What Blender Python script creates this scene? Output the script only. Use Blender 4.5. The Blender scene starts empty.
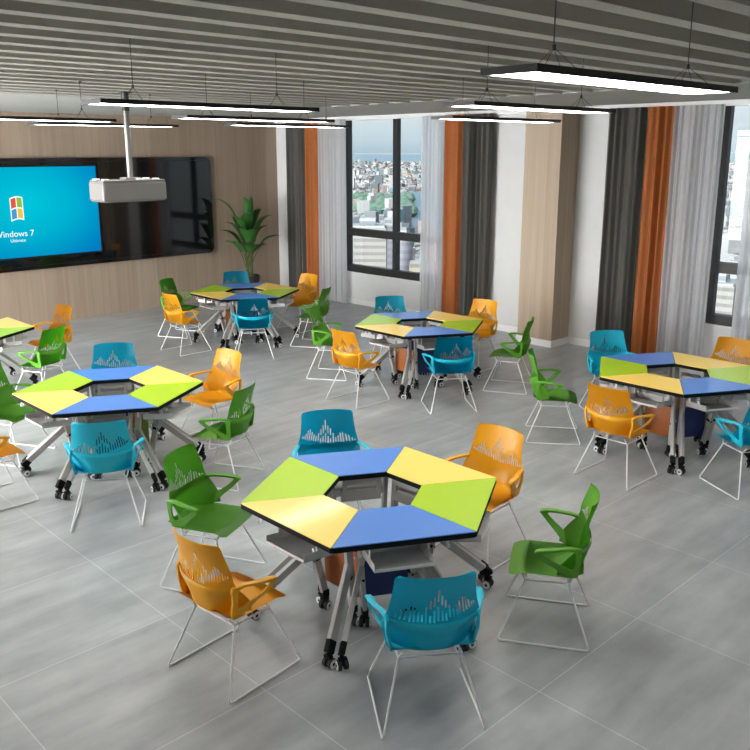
import bpy, bmesh, math, random
from mathutils import Vector, Matrix
C = bpy.context.scene.collection
SC = bpy.context.scene
random.seed(7)
PI = math.pi

# ------------------------------------------------------------------ camera
cam_d = bpy.data.cameras.new('camera')
cam = bpy.data.objects.new('camera', cam_d); C.objects.link(cam)
cr, cu, cf = Vector((0.719724, -0.694259, -0.001567)), Vector((0.164779, 0.16863, 0.971809)), Vector((0.674422, 0.699692, -0.235766))
rot = Matrix((cr, cu, -cf)).transposed().to_4x4()
cam.matrix_world = Matrix.Translation((0, 0, 2.7854)) @ rot
cam_d.sensor_width = 36.0
cam_d.lens = 840.96 / 750 * 36
cam_d.shift_x = (375 - 368.68) / 750
cam_d.shift_y = -(375 - 354.72) / 750
cam_d.clip_start = 0.05; cam_d.clip_end = 40000
SC.camera = cam

# ------------------------------------------------------------------ world, sun, exposure
LAMP = 12.0            # emission strength of the pendant diffusers
SKY = 0.78
SKY_LEFT_FILL = 18.0
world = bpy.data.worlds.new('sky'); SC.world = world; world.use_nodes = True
wn = world.node_tree; wn.nodes.clear()
wo = wn.nodes.new('ShaderNodeOutputWorld'); wb = wn.nodes.new('ShaderNodeBackground')
tc = wn.nodes.new('ShaderNodeTexCoord'); sx = wn.nodes.new('ShaderNodeSeparateXYZ'); ra = wn.nodes.new('ShaderNodeValToRGB')
wn.links.new(tc.outputs['Generated'], sx.inputs[0]); wn.links.new(sx.outputs['Z'], ra.inputs[0])
mc = wn.nodes.new('ShaderNodeMix'); mc.data_type = 'RGBA'; mc.inputs[7].default_value = (.76, .765, .765, 1)
mf = wn.nodes.new('ShaderNodeMapRange'); mf.inputs[1].default_value = .15; mf.inputs[2].default_value = -.5; wn.links.new(sx.outputs['X'], mf.inputs[0]); wn.links.new(mf.outputs[0], mc.inputs[0])
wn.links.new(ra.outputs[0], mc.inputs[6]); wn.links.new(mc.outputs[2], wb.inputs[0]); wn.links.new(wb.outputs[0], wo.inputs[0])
el = ra.color_ramp.elements
el[0].position = 0.0; el[0].color = (0.33, 0.43, 0.50, 1)
el[1].position = 1.0; el[1].color = (0.42, 0.60, 0.85, 1)
e = ra.color_ramp.elements.new(0.045); e.color = (0.54, 0.59, 0.62, 1)
e = ra.color_ramp.elements.new(0.012); e.color = (0.41, 0.50, 0.56, 1)
e = ra.color_ramp.elements.new(0.25); e.color = (0.72, 0.80, 0.86, 1)
mr = wn.nodes.new('ShaderNodeMapRange'); mr.inputs[1].default_value = .15; mr.inputs[2].default_value = -.75; mr.inputs[3].default_value = SKY; mr.inputs[4].default_value = SKY_LEFT_FILL
wn.links.new(sx.outputs['X'], mr.inputs[0]); wn.links.new(mr.outputs[0], wb.inputs[1])   # sky boosted toward the unseen left side, added as fill for the room
sun_d = bpy.data.lights.new('sun', 'SUN'); sun_d.energy = 0.15; sun_d.angle = 0.02; sun_d.color = (1, .95, .88)
sun = bpy.data.objects.new('sun', sun_d); C.objects.link(sun)
sun.rotation_euler = Vector((0.62, 0.25, -0.62)).to_track_quat('-Z', 'Y').to_euler()   # shines from behind the building onto the city
sun.location = (-4, -4, 12)
SC.view_settings.view_transform = 'Standard'; SC.view_settings.look = 'None'
SC.view_settings.gamma = 1.0; SC.view_settings.use_curve_mapping = False
SC.view_settings.exposure = 0.9
try:
    SC.cycles.max_bounces = 10; SC.cycles.diffuse_bounces = 5; SC.cycles.transparent_max_bounces = 16
    SC.cycles.sample_clamp_indirect = 6.0
    SC.cycles.use_denoising = True
except Exception: pass

# ------------------------------------------------------------------ materials
def s2l(c):
    return tuple((v / 255 / 12.92) if v / 255 <= .04045 else ((v / 255 + .055) / 1.055) ** 2.4 for v in c) + (1,)
MATS = {}
def mat(name, rgb, rough=.5, metal=0, spec=.5, noise=0, nscale=40, bump=0, coat=0, coat_rough=.03, coat_ior=1.5, stretch=None):
    """principled material with a procedural tone variation"""
    if name in MATS: return MATS[name]
    m = bpy.data.materials.new(name); m.use_nodes = True; nt = m.node_tree
    b = nt.nodes['Principled BSDF']; col = s2l(rgb)
    b.inputs['Roughness'].default_value = rough; b.inputs['Metallic'].default_value = metal
    b.inputs['Specular IOR Level'].default_value = spec
    b.inputs['Coat Weight'].default_value = coat; b.inputs['Coat Roughness'].default_value = coat_rough; b.inputs['Coat IOR'].default_value = coat_ior
    b.inputs['Base Color'].default_value = col
    if noise or bump:
        t = nt.nodes.new('ShaderNodeTexCoord'); n = nt.nodes.new('ShaderNodeTexNoise'); n.inputs['Scale'].default_value = nscale
        n.inputs['Detail'].default_value = 4
        src = t.outputs['Object']
        if stretch:
            mp = nt.nodes.new('ShaderNodeMapping'); mp.inputs['Scale'].default_value = stretch
            nt.links.new(src, mp.inputs[0]); src = mp.outputs[0]
        nt.links.new(src, n.inputs[0])
        if noise:
            r = nt.nodes.new('ShaderNodeMapRange'); r.inputs[1].default_value = .25; r.inputs[2].default_value = .75
            r.inputs[3].default_value = 1 - noise; r.inputs[4].default_value = 1 + noise
            nt.links.new(n.outputs[0], r.inputs[0])
            mx = nt.nodes.new('ShaderNodeVectorMath'); mx.operation = 'SCALE'; mx.inputs[0].default_value = col[:3]
            nt.links.new(r.outputs[0], mx.inputs['Scale']); nt.links.new(mx.outputs[0], b.inputs['Base Color'])
        if bump:
            bp = nt.nodes.new('ShaderNodeBump'); bp.inputs['Strength'].default_value = bump; bp.inputs['Distance'].default_value = .004
            nt.links.new(n.outputs[0], bp.inputs['Height']); nt.links.new(bp.outputs[0], b.inputs['Normal'])
    MATS[name] = m; return m
def emit(name, rgb, strength):
    m = bpy.data.materials.new(name); m.use_nodes = True; nt = m.node_tree; nt.nodes.clear()
    o = nt.nodes.new('ShaderNodeOutputMaterial'); e = nt.nodes.new('ShaderNodeEmission')
    e.inputs[0].default_value = s2l(rgb); e.inputs[1].default_value = strength
    nt.links.new(e.outputs[0], o.inputs[0]); MATS[name] = m; return m

def floor_mat():
    m = bpy.data.materials.new('cement_tile'); m.use_nodes = True; nt = m.node_tree; b = nt.nodes['Principled BSDF']
    N = nt.nodes.new; L = nt.links.new
    t = N('ShaderNodeTexCoord'); mp = N('ShaderNodeMapping'); mp.inputs['Location'].default_value = (-2.325, -2.19, 0)
    L(t.outputs['Object'], mp.inputs[0])
    br = N('ShaderNodeTexBrick'); br.offset = 0; br.squash = 1
    br.inputs['Scale'].default_value = 1; br.inputs['Brick Width'].default_value = 1.035; br.inputs['Row Height'].default_value = 1.012
    br.inputs['Mortar Size'].default_value = .0028; br.inputs['Mortar Smooth'].default_value = 0
    br.inputs['Color1'].default_value = (.94, .94, .94, 1); br.inputs['Color2'].default_value = (1.04, 1.04, 1.04, 1); br.inputs['Mortar'].default_value = (1.45, 1.44, 1.42, 1)
    L(mp.outputs[0], br.inputs[0])
    n1 = N('ShaderNodeTexNoise'); n1.inputs['Scale'].default_value = 1.3; n1.inputs['Detail'].default_value = 8; n1.inputs['Roughness'].default_value = .62
    L(mp.outputs[0], n1.inputs[0])
    ms = N('ShaderNodeMapping'); ms.inputs['Scale'].default_value = (1.0, 4.5, 1); ms.inputs['Rotation'].default_value = (0, 0, .2); L(t.outputs['Object'], ms.inputs[0])
    n2 = N('ShaderNodeTexNoise'); n2.inputs['Scale'].default_value = 1.5; n2.inputs['Detail'].default_value = 6; L(ms.outputs[0], n2.inputs[0])
    ad = N('ShaderNodeMath'); ad.operation = 'ADD'; L(n1.outputs[0], ad.inputs[0]); L(n2.outputs[0], ad.inputs[1])
    cr_ = N('ShaderNodeValToRGB'); L(ad.outputs[0], cr_.inputs[0])
    cr_.color_ramp.elements[0].position = .35; cr_.color_ramp.elements[0].color = s2l((140, 143, 145))
    cr_.color_ramp.elements[1].position = .68; cr_.color_ramp.elements[1].color = s2l((180, 183, 184))
    ad.inputs[1].default_value = .5
    sc_ = N('ShaderNodeMath'); sc_.operation = 'MULTIPLY'; sc_.inputs[1].default_value = .5; L(ad.outputs[0], sc_.inputs[0]); L(sc_.outputs[0], cr_.inputs[0])
    mu = N('ShaderNodeMix'); mu.data_type = 'RGBA'; mu.blend_type = 'MULTIPLY'; mu.inputs[0].default_value = 1
    L(cr_.outputs[0], mu.inputs[6]); L(br.outputs[0], mu.inputs[7]); L(mu.outputs[2], b.inputs['Base Color'])
    rr = N('ShaderNodeMapRange'); rr.inputs[3].default_value = .22; rr.inputs[4].default_value = .42; L(n1.outputs[0], rr.inputs[0]); L(rr.outputs[0], b.inputs['Roughness'])
    b.inputs['Specular IOR Level'].default_value = .5
    bp = N('ShaderNodeBump'); bp.inputs['Strength'].default_value = .08; bp.inputs['Distance'].default_value = .004; L(n2.outputs[0], bp.inputs['Height']); L(bp.outputs[0], b.inputs['Normal'])
    return m
def wood_mat(name, c0, c1, axis, board):
    """vertical boards of pale veneer: tone per board plus long vertical grain"""
    m = bpy.data.materials.new(name); m.use_nodes = True; nt = m.node_tree; b = nt.nodes['Principled BSDF']
    N = nt.nodes.new; L = nt.links.new
    t = N('ShaderNodeTexCoord'); s = N('ShaderNodeSeparateXYZ'); L(t.outputs['Object'], s.inputs[0])
    ad = N('ShaderNodeMath'); ad.operation = 'ADD'; L(s.outputs[0], ad.inputs[0]); L(s.outputs[1], ad.inputs[1])
    dv = N('ShaderNodeMath'); dv.operation = 'DIVIDE'; dv.inputs[1].default_value = board; L(ad.outputs[0], dv.inputs[0])
    fl = N('ShaderNodeMath'); fl.operation = 'FLOOR'; L(dv.outputs[0], fl.inputs[0])
    wn_ = N('ShaderNodeTexWhiteNoise'); wn_.noise_dimensions = '1D'; L(fl.outputs[0], wn_.inputs['W'])
    mp = N('ShaderNodeMapping'); mp.inputs['Scale'].default_value = (22, 22, .5); L(t.outputs['Object'], mp.inputs[0])
    n = N('ShaderNodeTexNoise'); n.inputs['Scale'].default_value = 1; n.inputs['Detail'].default_value = 6; L(mp.outputs[0], n.inputs[0])
    mm = N('ShaderNodeMath'); mm.operation = 'MULTIPLY_ADD'; mm.inputs[1].default_value = .35; L(wn_.outputs[0], mm.inputs[0])
    sb = N('ShaderNodeMath'); sb.operation = 'MULTIPLY_ADD'; sb.inputs[1].default_value = .8; sb.inputs[2].default_value = -.1; L(n.outputs[0], sb.inputs[0])
    L(sb.outputs[0], mm.inputs[2])
    r = N('ShaderNodeValToRGB'); L(mm.outputs[0], r.inputs[0])
    r.color_ramp.elements[0].position = .15; r.color_ramp.elements[0].color = s2l(c0)
    r.color_ramp.elements[1].position = .85; r.color_ramp.elements[1].color = s2l(c1)
    L(r.outputs[0], b.inputs['Base Color']); b.inputs['Roughness'].default_value = .55; b.inputs['Specular IOR Level'].default_value = .3
    MATS[name] = m; return m
def glass_mat():
    m = bpy.data.materials.new('window_glass'); m.use_nodes = True; nt = m.node_tree; nt.nodes.clear()
    N = nt.nodes.new; L = nt.links.new
    o = N('ShaderNodeOutputMaterial'); mx = N('ShaderNodeMixShader'); tr = N('ShaderNodeBsdfTransparent'); gl = N('ShaderNodeBsdfGlossy'); fr = N('ShaderNodeFresnel')
    tr.inputs[0].default_value = (.97, .985, .98, 1); gl.inputs['Roughness'].default_value = 0; fr.inputs[0].default_value = 1.45
    ge = N('ShaderNodeNewGeometry'); iv = N('ShaderNodeMath'); iv.operation = 'SUBTRACT'; iv.inputs[0].default_value = 1; L(ge.outputs['Backfacing'], iv.inputs[1])
    fm = N('ShaderNodeMath'); fm.operation = 'MULTIPLY'; L(fr.outputs[0], fm.inputs[0]); L(iv.outputs[0], fm.inputs[1])
    L(fm.outputs[0], mx.inputs[0]); L(tr.outputs[0], mx.inputs[1]); L(gl.outputs[0], mx.inputs[2]); L(mx.outputs[0], o.inputs[0]); return m
def cloth_mat(name, rgb, translucent=0, see=0, weave=.06):
    m = bpy.data.materials.new(name); m.use_nodes = True; nt = m.node_tree; nt.nodes.clear()
    N = nt.nodes.new; L = nt.links.new; col = s2l(rgb)
    o = N('ShaderNodeOutputMaterial'); d = N('ShaderNodeBsdfDiffuse')
    t = N('ShaderNodeTexCoord'); n = N('ShaderNodeTexNoise'); n.inputs['Scale'].default_value = 60; n.inputs['Detail'].default_value = 3
    mp = N('ShaderNodeMapping'); mp.inputs['Scale'].default_value = (1, 1, .5); L(t.outputs['Object'], mp.inputs[0]); L(mp.outputs[0], n.inputs[0])
    r = N('ShaderNodeMapRange'); r.inputs[1].default_value = .25; r.inputs[2].default_value = .75; r.inputs[3].default_value = 1 - weave; r.inputs[4].default_value = 1 + weave
    L(n.outputs[0], r.inputs[0]); v = N('ShaderNodeVectorMath'); v.operation = 'SCALE'; v.inputs[0].default_value = col[:3]; L(r.outputs[0], v.inputs['Scale'])
    L(v.outputs[0], d.inputs[0]); last = d.outputs[0]
    if translucent:
        tl = N('ShaderNodeBsdfTranslucent'); L(v.outputs[0], tl.inputs[0]); mx = N('ShaderNodeMixShader'); mx.inputs[0].default_value = translucent
        L(last, mx.inputs[1]); L(tl.outputs[0], mx.inputs[2]); last = mx.outputs[0]
    if see:
        tp = N('ShaderNodeBsdfTransparent'); mx = N('ShaderNodeMixShader'); mx.inputs[0].default_value = see
        L(last, mx.inputs[1]); L(tp.outputs[0], mx.inputs[2]); last = mx.outputs[0]
    L(last, o.inputs[0]); return m

M_floor = floor_mat()
M_wood = wood_mat('veneer_wall', (146, 128, 111), (176, 158, 140), 0, .42)
M_pillar = wood_mat('veneer_pillar', (162, 143, 123), (186, 168, 147), 0, .3)
M_white = mat('white_paint', (208, 208, 207), .75, noise=.02, nscale=6, bump=.02)
M_trim = mat('white_trim', (226, 226, 225), .45, noise=.01, nscale=8)
M_inner = mat('grey_paint', (120, 119, 117), .8, noise=.02, nscale=5)
M_ceil_up = mat('ceiling_recess_paint', (144, 142, 137), .9, noise=.02, nscale=5)
M_soffit = mat('ceiling_soffit_paint', (170, 169, 163), .85, noise=.02, nscale=5)
M_baffle = mat('baffle_paint', (190, 188, 179), .8, noise=.02, nscale=5)
M_frame = mat('black_aluminium', (20, 20, 20), .5, noise=.04, nscale=20)
M_glass = glass_mat()
M_grey = cloth_mat('charcoal_curtain_cloth', (118, 116, 111), .05)
M_orange = cloth_mat('rust_curtain_cloth', (206, 132, 82), .06)
M_sheer = cloth_mat('sheer_curtain_cloth', (228, 228, 230), .45, .22, .02)
M_blackglass = mat('black_glass', (14, 14, 15), .06, spec=.6, noise=.05, nscale=3)
M_bezel = mat('screen_bezel', (12, 12, 13), .3, noise=.03)
M_lampbody = mat('lamp_black_metal', (12, 12, 13), .5, noise=.04)
M_diff = emit('lamp_diffuser', (255, 252, 246), LAMP)
M_wire = mat('wire_dark', (58, 57, 55), .5, noise=.03)
M_proj = mat('projector_plastic', (106, 105, 103), .5, noise=.02, nscale=12)
M_projdark = mat('projector_dark', (52, 52, 53), .5, noise=.04)
M_pole = mat('pole_grey', (136, 136, 134), .4, metal=.3, noise=.03)
M_steel = mat('desk_steel', (176, 175, 173), .36, metal=.12, noise=.03, nscale=25)
M_tray = mat('tray_steel', (206, 204, 202), .42, metal=.05, noise=.03, nscale=25)
M_black = mat('black_plastic', (9, 9, 10), .7, spec=.2, noise=.06)
M_rubber = mat('caster_tyre', (24, 24, 26), .6, noise=.05)
M_hub = mat('caster_hub', (222, 222, 222), .4, noise=.03)
M_rod = mat('white_rod', (226, 226, 226), .35, noise=.02)
CH = {'turquoise': mat('turquoise_plastic', (0, 176, 204), .42, noise=.03, nscale=120, bump=.05),
      'orange': mat('orange_plastic', (228, 162, 8), .42, noise=.03, nscale=120, bump=.05),
      'green': mat('green_plastic', (84, 150, 30), .42, noise=.03, nscale=120, bump=.05)}
TOP = {'blue': mat('blue_laminate', (82, 134, 214), .42, noise=.02, nscale=90, spec=.4, coat=.35, coat_rough=.1),
       'yellow': mat('yellow_laminate', (255, 218, 108), .42, noise=.02, nscale=90, spec=.4, coat=.35, coat_rough=.1),
       'lime': mat('lime_laminate', (172, 208, 20), .42, noise=.02, nscale=90, spec=.4, coat=.35, coat_rough=.1)}
PANEL = {'blue': mat('navy_panel', (24, 44, 100), .5, noise=.04), 'yellow': mat('orange_panel', (152, 82, 24), .5, noise=.04), 'lime': mat('olive_panel', (112, 138, 44), .5, noise=.04)}

# ------------------------------------------------------------------ mesh building
class MB:
    def __init__(s): s.bm = bmesh.new(); s.mi = 0; s.smooth = []
    def _tag(s, faces, smooth=False):
        for f in faces: f.material_index = s.mi; f.smooth = smooth
    def box(s, x0, x1, y0, y1, z0, z1, bev=0, mx=None):
        before = set(s.bm.faces) if bev else None
        vs = [s.bm.verts.new((x, y, z)) for x in (x0, x1) for y in (y0, y1) for z in (z0, z1)]
        fs = [s.bm.faces.new([vs[i] for i in q]) for q in ((0, 1, 3, 2), (4, 6, 7, 5), (0, 4, 5, 1), (2, 3, 7, 6), (0, 2, 6, 4), (1, 5, 7, 3))]
        if bev:
            es = list({e for f in fs for e in f.edges})
            bmesh.ops.bevel(s.bm, geom=es, offset=bev, segments=2, profile=.5, affect='EDGES')
        nf = [f for f in s.bm.faces if f not in before] if bev else fs
        if mx is not None: bmesh.ops.transform(s.bm, matrix=mx, verts=list({v for f in nf for v in f.verts}))
        s._tag(nf); return nf
    def beam(s, p0, p1, w, h, up=(0, 0, 1), bev=.003):
        """box bar from p0 to p1, w across, h along 'up'"""
        p0, p1 = Vector(p0), Vector(p1); d = p1 - p0; l = d.length; d.normalize()
        side = d.cross(Vector(up)).normalized(); u2 = side.cross(d)
        mx = Matrix((d, side, u2)).transposed().to_4x4(); mx.translation = p0
        return s.box(0, l, -w / 2, w / 2, -h / 2, h / 2, bev, mx)
    def prism(s, pts, z0, z1, bev=0, axis='z'):
        """extruded polygon; axis z: pts are (x,y)"""
        before = set(s.bm.faces)
        def P(a, b, c): return (a, b, c) if axis == 'z' else ((c, a, b) if axis == 'x' else (a, c, b))
        lo = [s.bm.verts.new(P(a, b, z0)) for a, b in pts]; hi = [s.bm.verts.new(P(a, b, z1)) for a, b in pts]; n = len(pts)
        fs = [s.bm.faces.new(lo[::-1]), s.bm.faces.new(hi)]
        for i in range(n): fs.append(s.bm.faces.new((lo[i], lo[(i + 1) % n], hi[(i + 1) % n], hi[i])))
        if bev: bmesh.ops.bevel(s.bm, geom=list(fs[1].edges) + list(fs[0].edges), offset=bev, segments=2, profile=.5, affect='EDGES')
        nf = [f for f in s.bm.faces if f not in before]; s._tag(nf); return nf
    def tube(s, pts, r, n=8, closed=False, radii=None):
        pts = [Vector(p) for p in pts]; rings = []; prev = None
        for i, p in enumerate(pts):
            if closed: d = (pts[(i + 1) % len(pts)] - pts[i - 1])
            else: d = (pts[min(i + 1, len(pts) - 1)] - pts[max(i - 1, 0)])
            d.normalize()
            if prev is None:
                a = Vector((0, 0, 1)) if abs(d.z) < .9 else Vector((1, 0, 0)); u = d.cross(a).normalized()
            else:
                u = (prev - d * prev.dot(d)).normalized()
            prev = u; v = d.cross(u); rr = radii[i] if radii else r
            rings.append([s.bm.verts.new(p + (u * math.cos(2 * PI * k / n) + v * math.sin(2 * PI * k / n)) * rr) for k in range(n)])
        fs = []
        m = len(rings)
        for i in range(m if closed else m - 1):
            a, b = rings[i], rings[(i + 1) % m]
            for k in range(n): fs.append(s.bm.faces.new((a[k], a[(k + 1) % n], b[(k + 1) % n], b[k])))
        if not closed:
            fs.append(s.bm.faces.new(rings[0][::-1])); fs.append(s.bm.faces.new(rings[-1]))
        s._tag(fs, True); fs and None
        if not closed: fs[-1].smooth = fs[-2].smooth = False
        return fs
    def lathe(s, prof, n=24, c=(0, 0, 0), axis='z'):
        """prof: list of (radius, height)"""
        rings = []
        for r, h in prof:
            ring = []
            for k in range(n):
                a = 2 * PI * k / n; p = (r * math.cos(a), r * math.sin(a), h)
                if axis == 'x': p = (h, p[0], p[1])
                if axis == 'y': p = (p[0], h, p[1])
                ring.append(s.bm.verts.new((c[0] + p[0], c[1] + p[1], c[2] + p[2])))
            rings.append(ring)
        fs = []
        for a, b in zip(rings, rings[1:]):
            for k in range(n): fs.append(s.bm.faces.new((a[k], a[(k + 1) % n], b[(k + 1) % n], b[k])))
        fs.append(s.bm.faces.new(rings[0][::-1])); fs.append(s.bm.faces.new(rings[-1]))
        s._tag(fs, True); return fs
    def grid(s, P, smooth=True):
        """P[i][j] points -> quads"""
        V = [[s.bm.verts.new(p) for p in row] for row in P]; fs = []
        for i in range(len(V) - 1):
            for j in range(len(V[0]) - 1): fs.append(s.bm.faces.new((V[i][j], V[i + 1][j], V[i + 1][j + 1], V[i][j + 1])))
        s._tag(fs, smooth); return fs
    def mesh(s, name, mats, angle=40, fix=True):
        if fix: bmesh.ops.recalc_face_normals(s.bm, faces=s.bm.faces)
        me = bpy.data.meshes.new(name); s.bm.to_mesh(me); s.bm.free()
        for m in (mats if isinstance(mats, (list, tuple)) else [mats]): me.materials.append(m)
        if angle and any(p.use_smooth for p in me.polygons):
            me.set_sharp_from_angle(angle=math.radians(angle))
        return me
def obj(name, me, parent=None, loc=(0, 0, 0), rz=0):
    o = bpy.data.objects.new(name, me); C.objects.link(o); o.parent = parent; o.location = loc; o.rotation_euler = (0, 0, rz); return o
def tag(o, label, cat, group=None, kind=None):
    if label: o['label'] = label
    if cat: o['category'] = cat
    if group: o['group'] = group
    if kind: o['kind'] = kind
    return o
def thing(name, label, cat, loc=(0, 0, 0), rz=0, group=None, kind=None):
    return tag(obj(name, None, None, loc, rz), label, cat, group, kind)
def struct(name, mb, mats, label=None, cat=None):
    o = obj(name, mb.mesh(name, mats)); o['kind'] = 'structure'
    if label: o['label'] = label
    if cat: o['category'] = cat
    return o

# ------------------------------------------------------------------ room shell
X0, X1, Y0, Y1, ZC = -1.6, 10.6, -1.6, 13.62, 3.38
ZT = 3.50
b = MB(); b.box(X0, X1 + .2, Y0, Y1 + .2, -.12, 0); struct('floor', b, M_floor, 'polished grey cement tile floor', 'floor')
# ceiling: recessed field with a lower soffit along the screen wall and the window wall
GX, GY = 8.1, 9.32
b = MB(); b.box(X0, X1 + .2, Y0, Y1 + .2, ZT, ZT + .12)
b.mi = 1; b.box(GX, X1 + .2, Y0, Y1 + .2, ZC, ZT); b.box(X0, GX, GY, Y1 + .2, ZC, ZT)
struct('ceiling', b, [M_ceil_up, M_soffit], 'grey slatted ceiling with plain soffit along the walls', 'ceiling')
k = 0
y = 3.19
ys = [3.19 + .376 * i for i in range(-12, 17)]
for i, yy in enumerate(ys):
    if yy + .06 > GY: continue
    k += 1
    b = MB(); b.box(X0, GX, yy - .058, yy + .058, ZC, ZT); struct('trim_%d' % k, b, M_baffle, 'pale ceiling slat running along the room', 'ceiling slat')
# walls
b = MB(); b.box(X0, X1, Y1, Y1 + .2, 0, ZC); struct('wall_far', b, M_wood, 'pale wood veneer wall behind the screen', 'wall')
WIN = [(9.10, 11.62), (2.18, 4.70)]; WZ0, WZ1 = .60, 3.375
b = MB()
edges = [Y0] + [v for w in sorted(WIN) for v in w] + [Y1 + .2]
for a_, b_ in zip(edges[::2], edges[1::2]): b.box(X1, X1 + .2, a_, b_, 0, ZC)
for a_, b_ in WIN: b.box(X1, X1 + .2, a_, b_, 0, WZ0); b.box(X1, X1 + .2, a_, b_, WZ1, ZC)
struct('wall_right', b, M_white, 'white wall with the two tall windows', 'wall')
b = MB(); FILL_OPENING = (7.6, 13.5)  # opening added in the unseen left wall to let the fill sky in
b.box(X0 - .2, X0, Y0, FILL_OPENING[0], 0, ZC); b.box(X0 - .2, X0, FILL_OPENING[1], Y1 + .2, 0, ZC); b.box(X0 - .2, X0, FILL_OPENING[0], FILL_OPENING[1], 0, .4); b.box(X0 - .2, X0, FILL_OPENING[0], FILL_OPENING[1], 3.3, ZC)
struct('wall_left', b, M_inner, 'plain light wall with an opening added for light on the unseen left side', 'wall')
b = MB(); b.box(X0 - .2, X1, Y0 - .2, Y0, 0, ZC); struct('wall_near', b, M_inner, 'plain grey wall behind the viewer', 'wall')
b = MB(); b.box(10.16, X1, 6.73, 7.33, 0, ZC); struct('pillar', b, M_pillar, 'wood clad pillar between the two windows', 'pillar')
b = MB(); b.box(10.145, 10.16, 6.715, 7.345, 0, .10, .003); b.box(10.16, X1 - .02, 6.715, 6.73, 0, .10, .003); b.box(10.16, X1 - .02, 7.33, 7.345, 0, .10, .003)
struct('baseboard_pillar', b, M_trim, 'white baseboard around the wood pillar', 'baseboard')
b = MB(); b.box(X1 - .015, X1, Y0, 6.73, 0, .10, .003); b.box(X1 - .015, X1, 7.33, Y1, 0, .10, .003)
struct('baseboard_right', b, M_trim, 'white baseboard under the windows', 'baseboard')
b = MB(); b.box(X1 - .06, X1, Y0, 6.73, ZC - .07, ZC, .004); b.box(X1 - .06, X1, 7.33, Y1, ZC - .07, ZC, .004)
struct('trim_40', b, M_trim, 'white curtain cornice along the top of the window wall', 'cornice')
# windows
def window(n, y0, y1, ym, label):
    r = thing('window_%d' % n, label, 'window', (X1 + .065, (y0 + y1) / 2, WZ0), 0, None, 'structure'); w = (y1 - y0) / 2; h = WZ1 - WZ0; m = ym - (y0 + y1) / 2
    b = MB(); t = .05
    b.box(-t, t, -w, -w + .08, 0, h, .004); b.box(-t, t, w - .08, w, 0, h, .004); b.box(-t, t, -w + .08, w - .08, h - .05, h, .004)
    b.box(-t - .02, t, -w + .08, w - .08, 0, .13, .004); b.box(-t - .02, t, -w + .08, w - .08, .665, .80, .004)
    b.box(-t, t, m - .048, m + .048, .13, .665, .004); b.box(-t, t, m - .048, m + .048, .80, h - .05, .004)
    b.box(-t - .022, -t - .018, -w + .08, w - .08, .062, .068); b.box(-t - .022, -t - .018, -w + .08, w - .08, .73, .736)
    obj('window_frame', b.mesh('window_frame', M_frame), r)
    for (a0, a1) in ((-w + .08, m - .048), (m + .048, w - .08)):
        for (c0, c1) in ((.13, .665), (.80, h - .05)):
            b = MB(); b.box(.0, .006, a0, a1, c0, c1); obj('glass_pane', b.mesh('glass_pane', M_glass), r)
    b = MB(); b.box(-.1, -.05, -w, w, -.015, .0); obj('window_sill', b.mesh('window_sill', M_trim), r)
window(1, 9.10, 11.62, 10.36, 'tall black framed city window left of the wood pillar')
window(2, 2.18, 4.70, 3.44, 'tall black framed city window at the right edge')

# ------------------------------------------------------------------ curtains
def curtain(y0, y1, amp, folds, m, name, label, group, x=10.46, seed=0, z0=.015):
    rnd = random.Random(seed); n = folds * 12; ph = [rnd.uniform(-.5, .5) for _ in range(folds + 2)]; am = [rnd.uniform(.6, 1.1) for _ in range(folds + 2)]
    P = []; zs = [z0, .5, 1.1, 1.8, 2.5, 3.0, ZC - .05]
    for i in range(n + 1):
        t = i / n; row = []; q = t * folds; a = am[int(min(q, folds - .01))]
        for z in zs:
            loose = .75 + .25 * (1 - z / ZC)
            yy = y0 + (y1 - y0) * t + .012 * math.sin(2 * PI * q * .5 + z * .9 + ph[0] * 6) * (1 if 0 < i < n else 0) * (1 - z / ZC)
            xx = x + amp * a * loose * math.sin(2 * PI * q + ph[1] + .12 * math.sin(z * 1.3 + ph[2] * 5)) + amp * .3 * math.sin(4 * PI * q * .63 + ph[0] * 4)
            row.append((xx, yy, z))
        P.append(row)
    b = MB(); fs = b.grid(P); bmesh.ops.solidify(b.bm, geom=fs, thickness=.003)
    for f in b.bm.faces: f.smooth = True
    o = obj(name, b.mesh(name, m, 60)); tag(o, label, 'curtain', group); return o
G = 'curtains along the window wall'
curtain(12.584, 13.117, .045, 5, M_grey, 'curtain', 'charcoal grey curtain nearest the corner with the wood wall', G, seed=1)
curtain(12.199, 12.574, .04, 3, M_orange, 'curtain', 'narrow rust orange curtain beside the corner charcoal curtain', G, seed=2)
curtain(11.438, 12.189, .03, 9, M_sheer, 'curtain', 'white sheer curtain left of the window by the plant', G, seed=3)
curtain(9.107, 9.601, .03, 6, M_sheer, 'curtain', 'white sheer curtain between the left window and a rust curtain', G, seed=4)
curtain(8.732, 9.097, .04, 3, M_orange, 'curtain', 'rust orange curtain right of the left window', G, seed=5)
curtain(8.160, 8.722, .045, 6, M_grey, 'curtain', 'charcoal curtain left of the wood pillar', G, seed=6)
curtain(5.640, 6.193, .045, 5, M_grey, 'curtain', 'charcoal curtain right of the wood pillar', G, seed=7)
curtain(5.275, 5.630, .04, 3, M_orange, 'curtain', 'rust orange curtain nearest the right window', G, seed=8)
curtain(4.623, 5.265, .03, 8, M_sheer, 'curtain', 'white sheer curtain left of the right window', G, seed=9)
curtain(2.900, 4.287, .03, 9, M_sheer, 'curtain', 'white sheer curtain drawn over the right window at the picture edge', G, seed=10)

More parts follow.
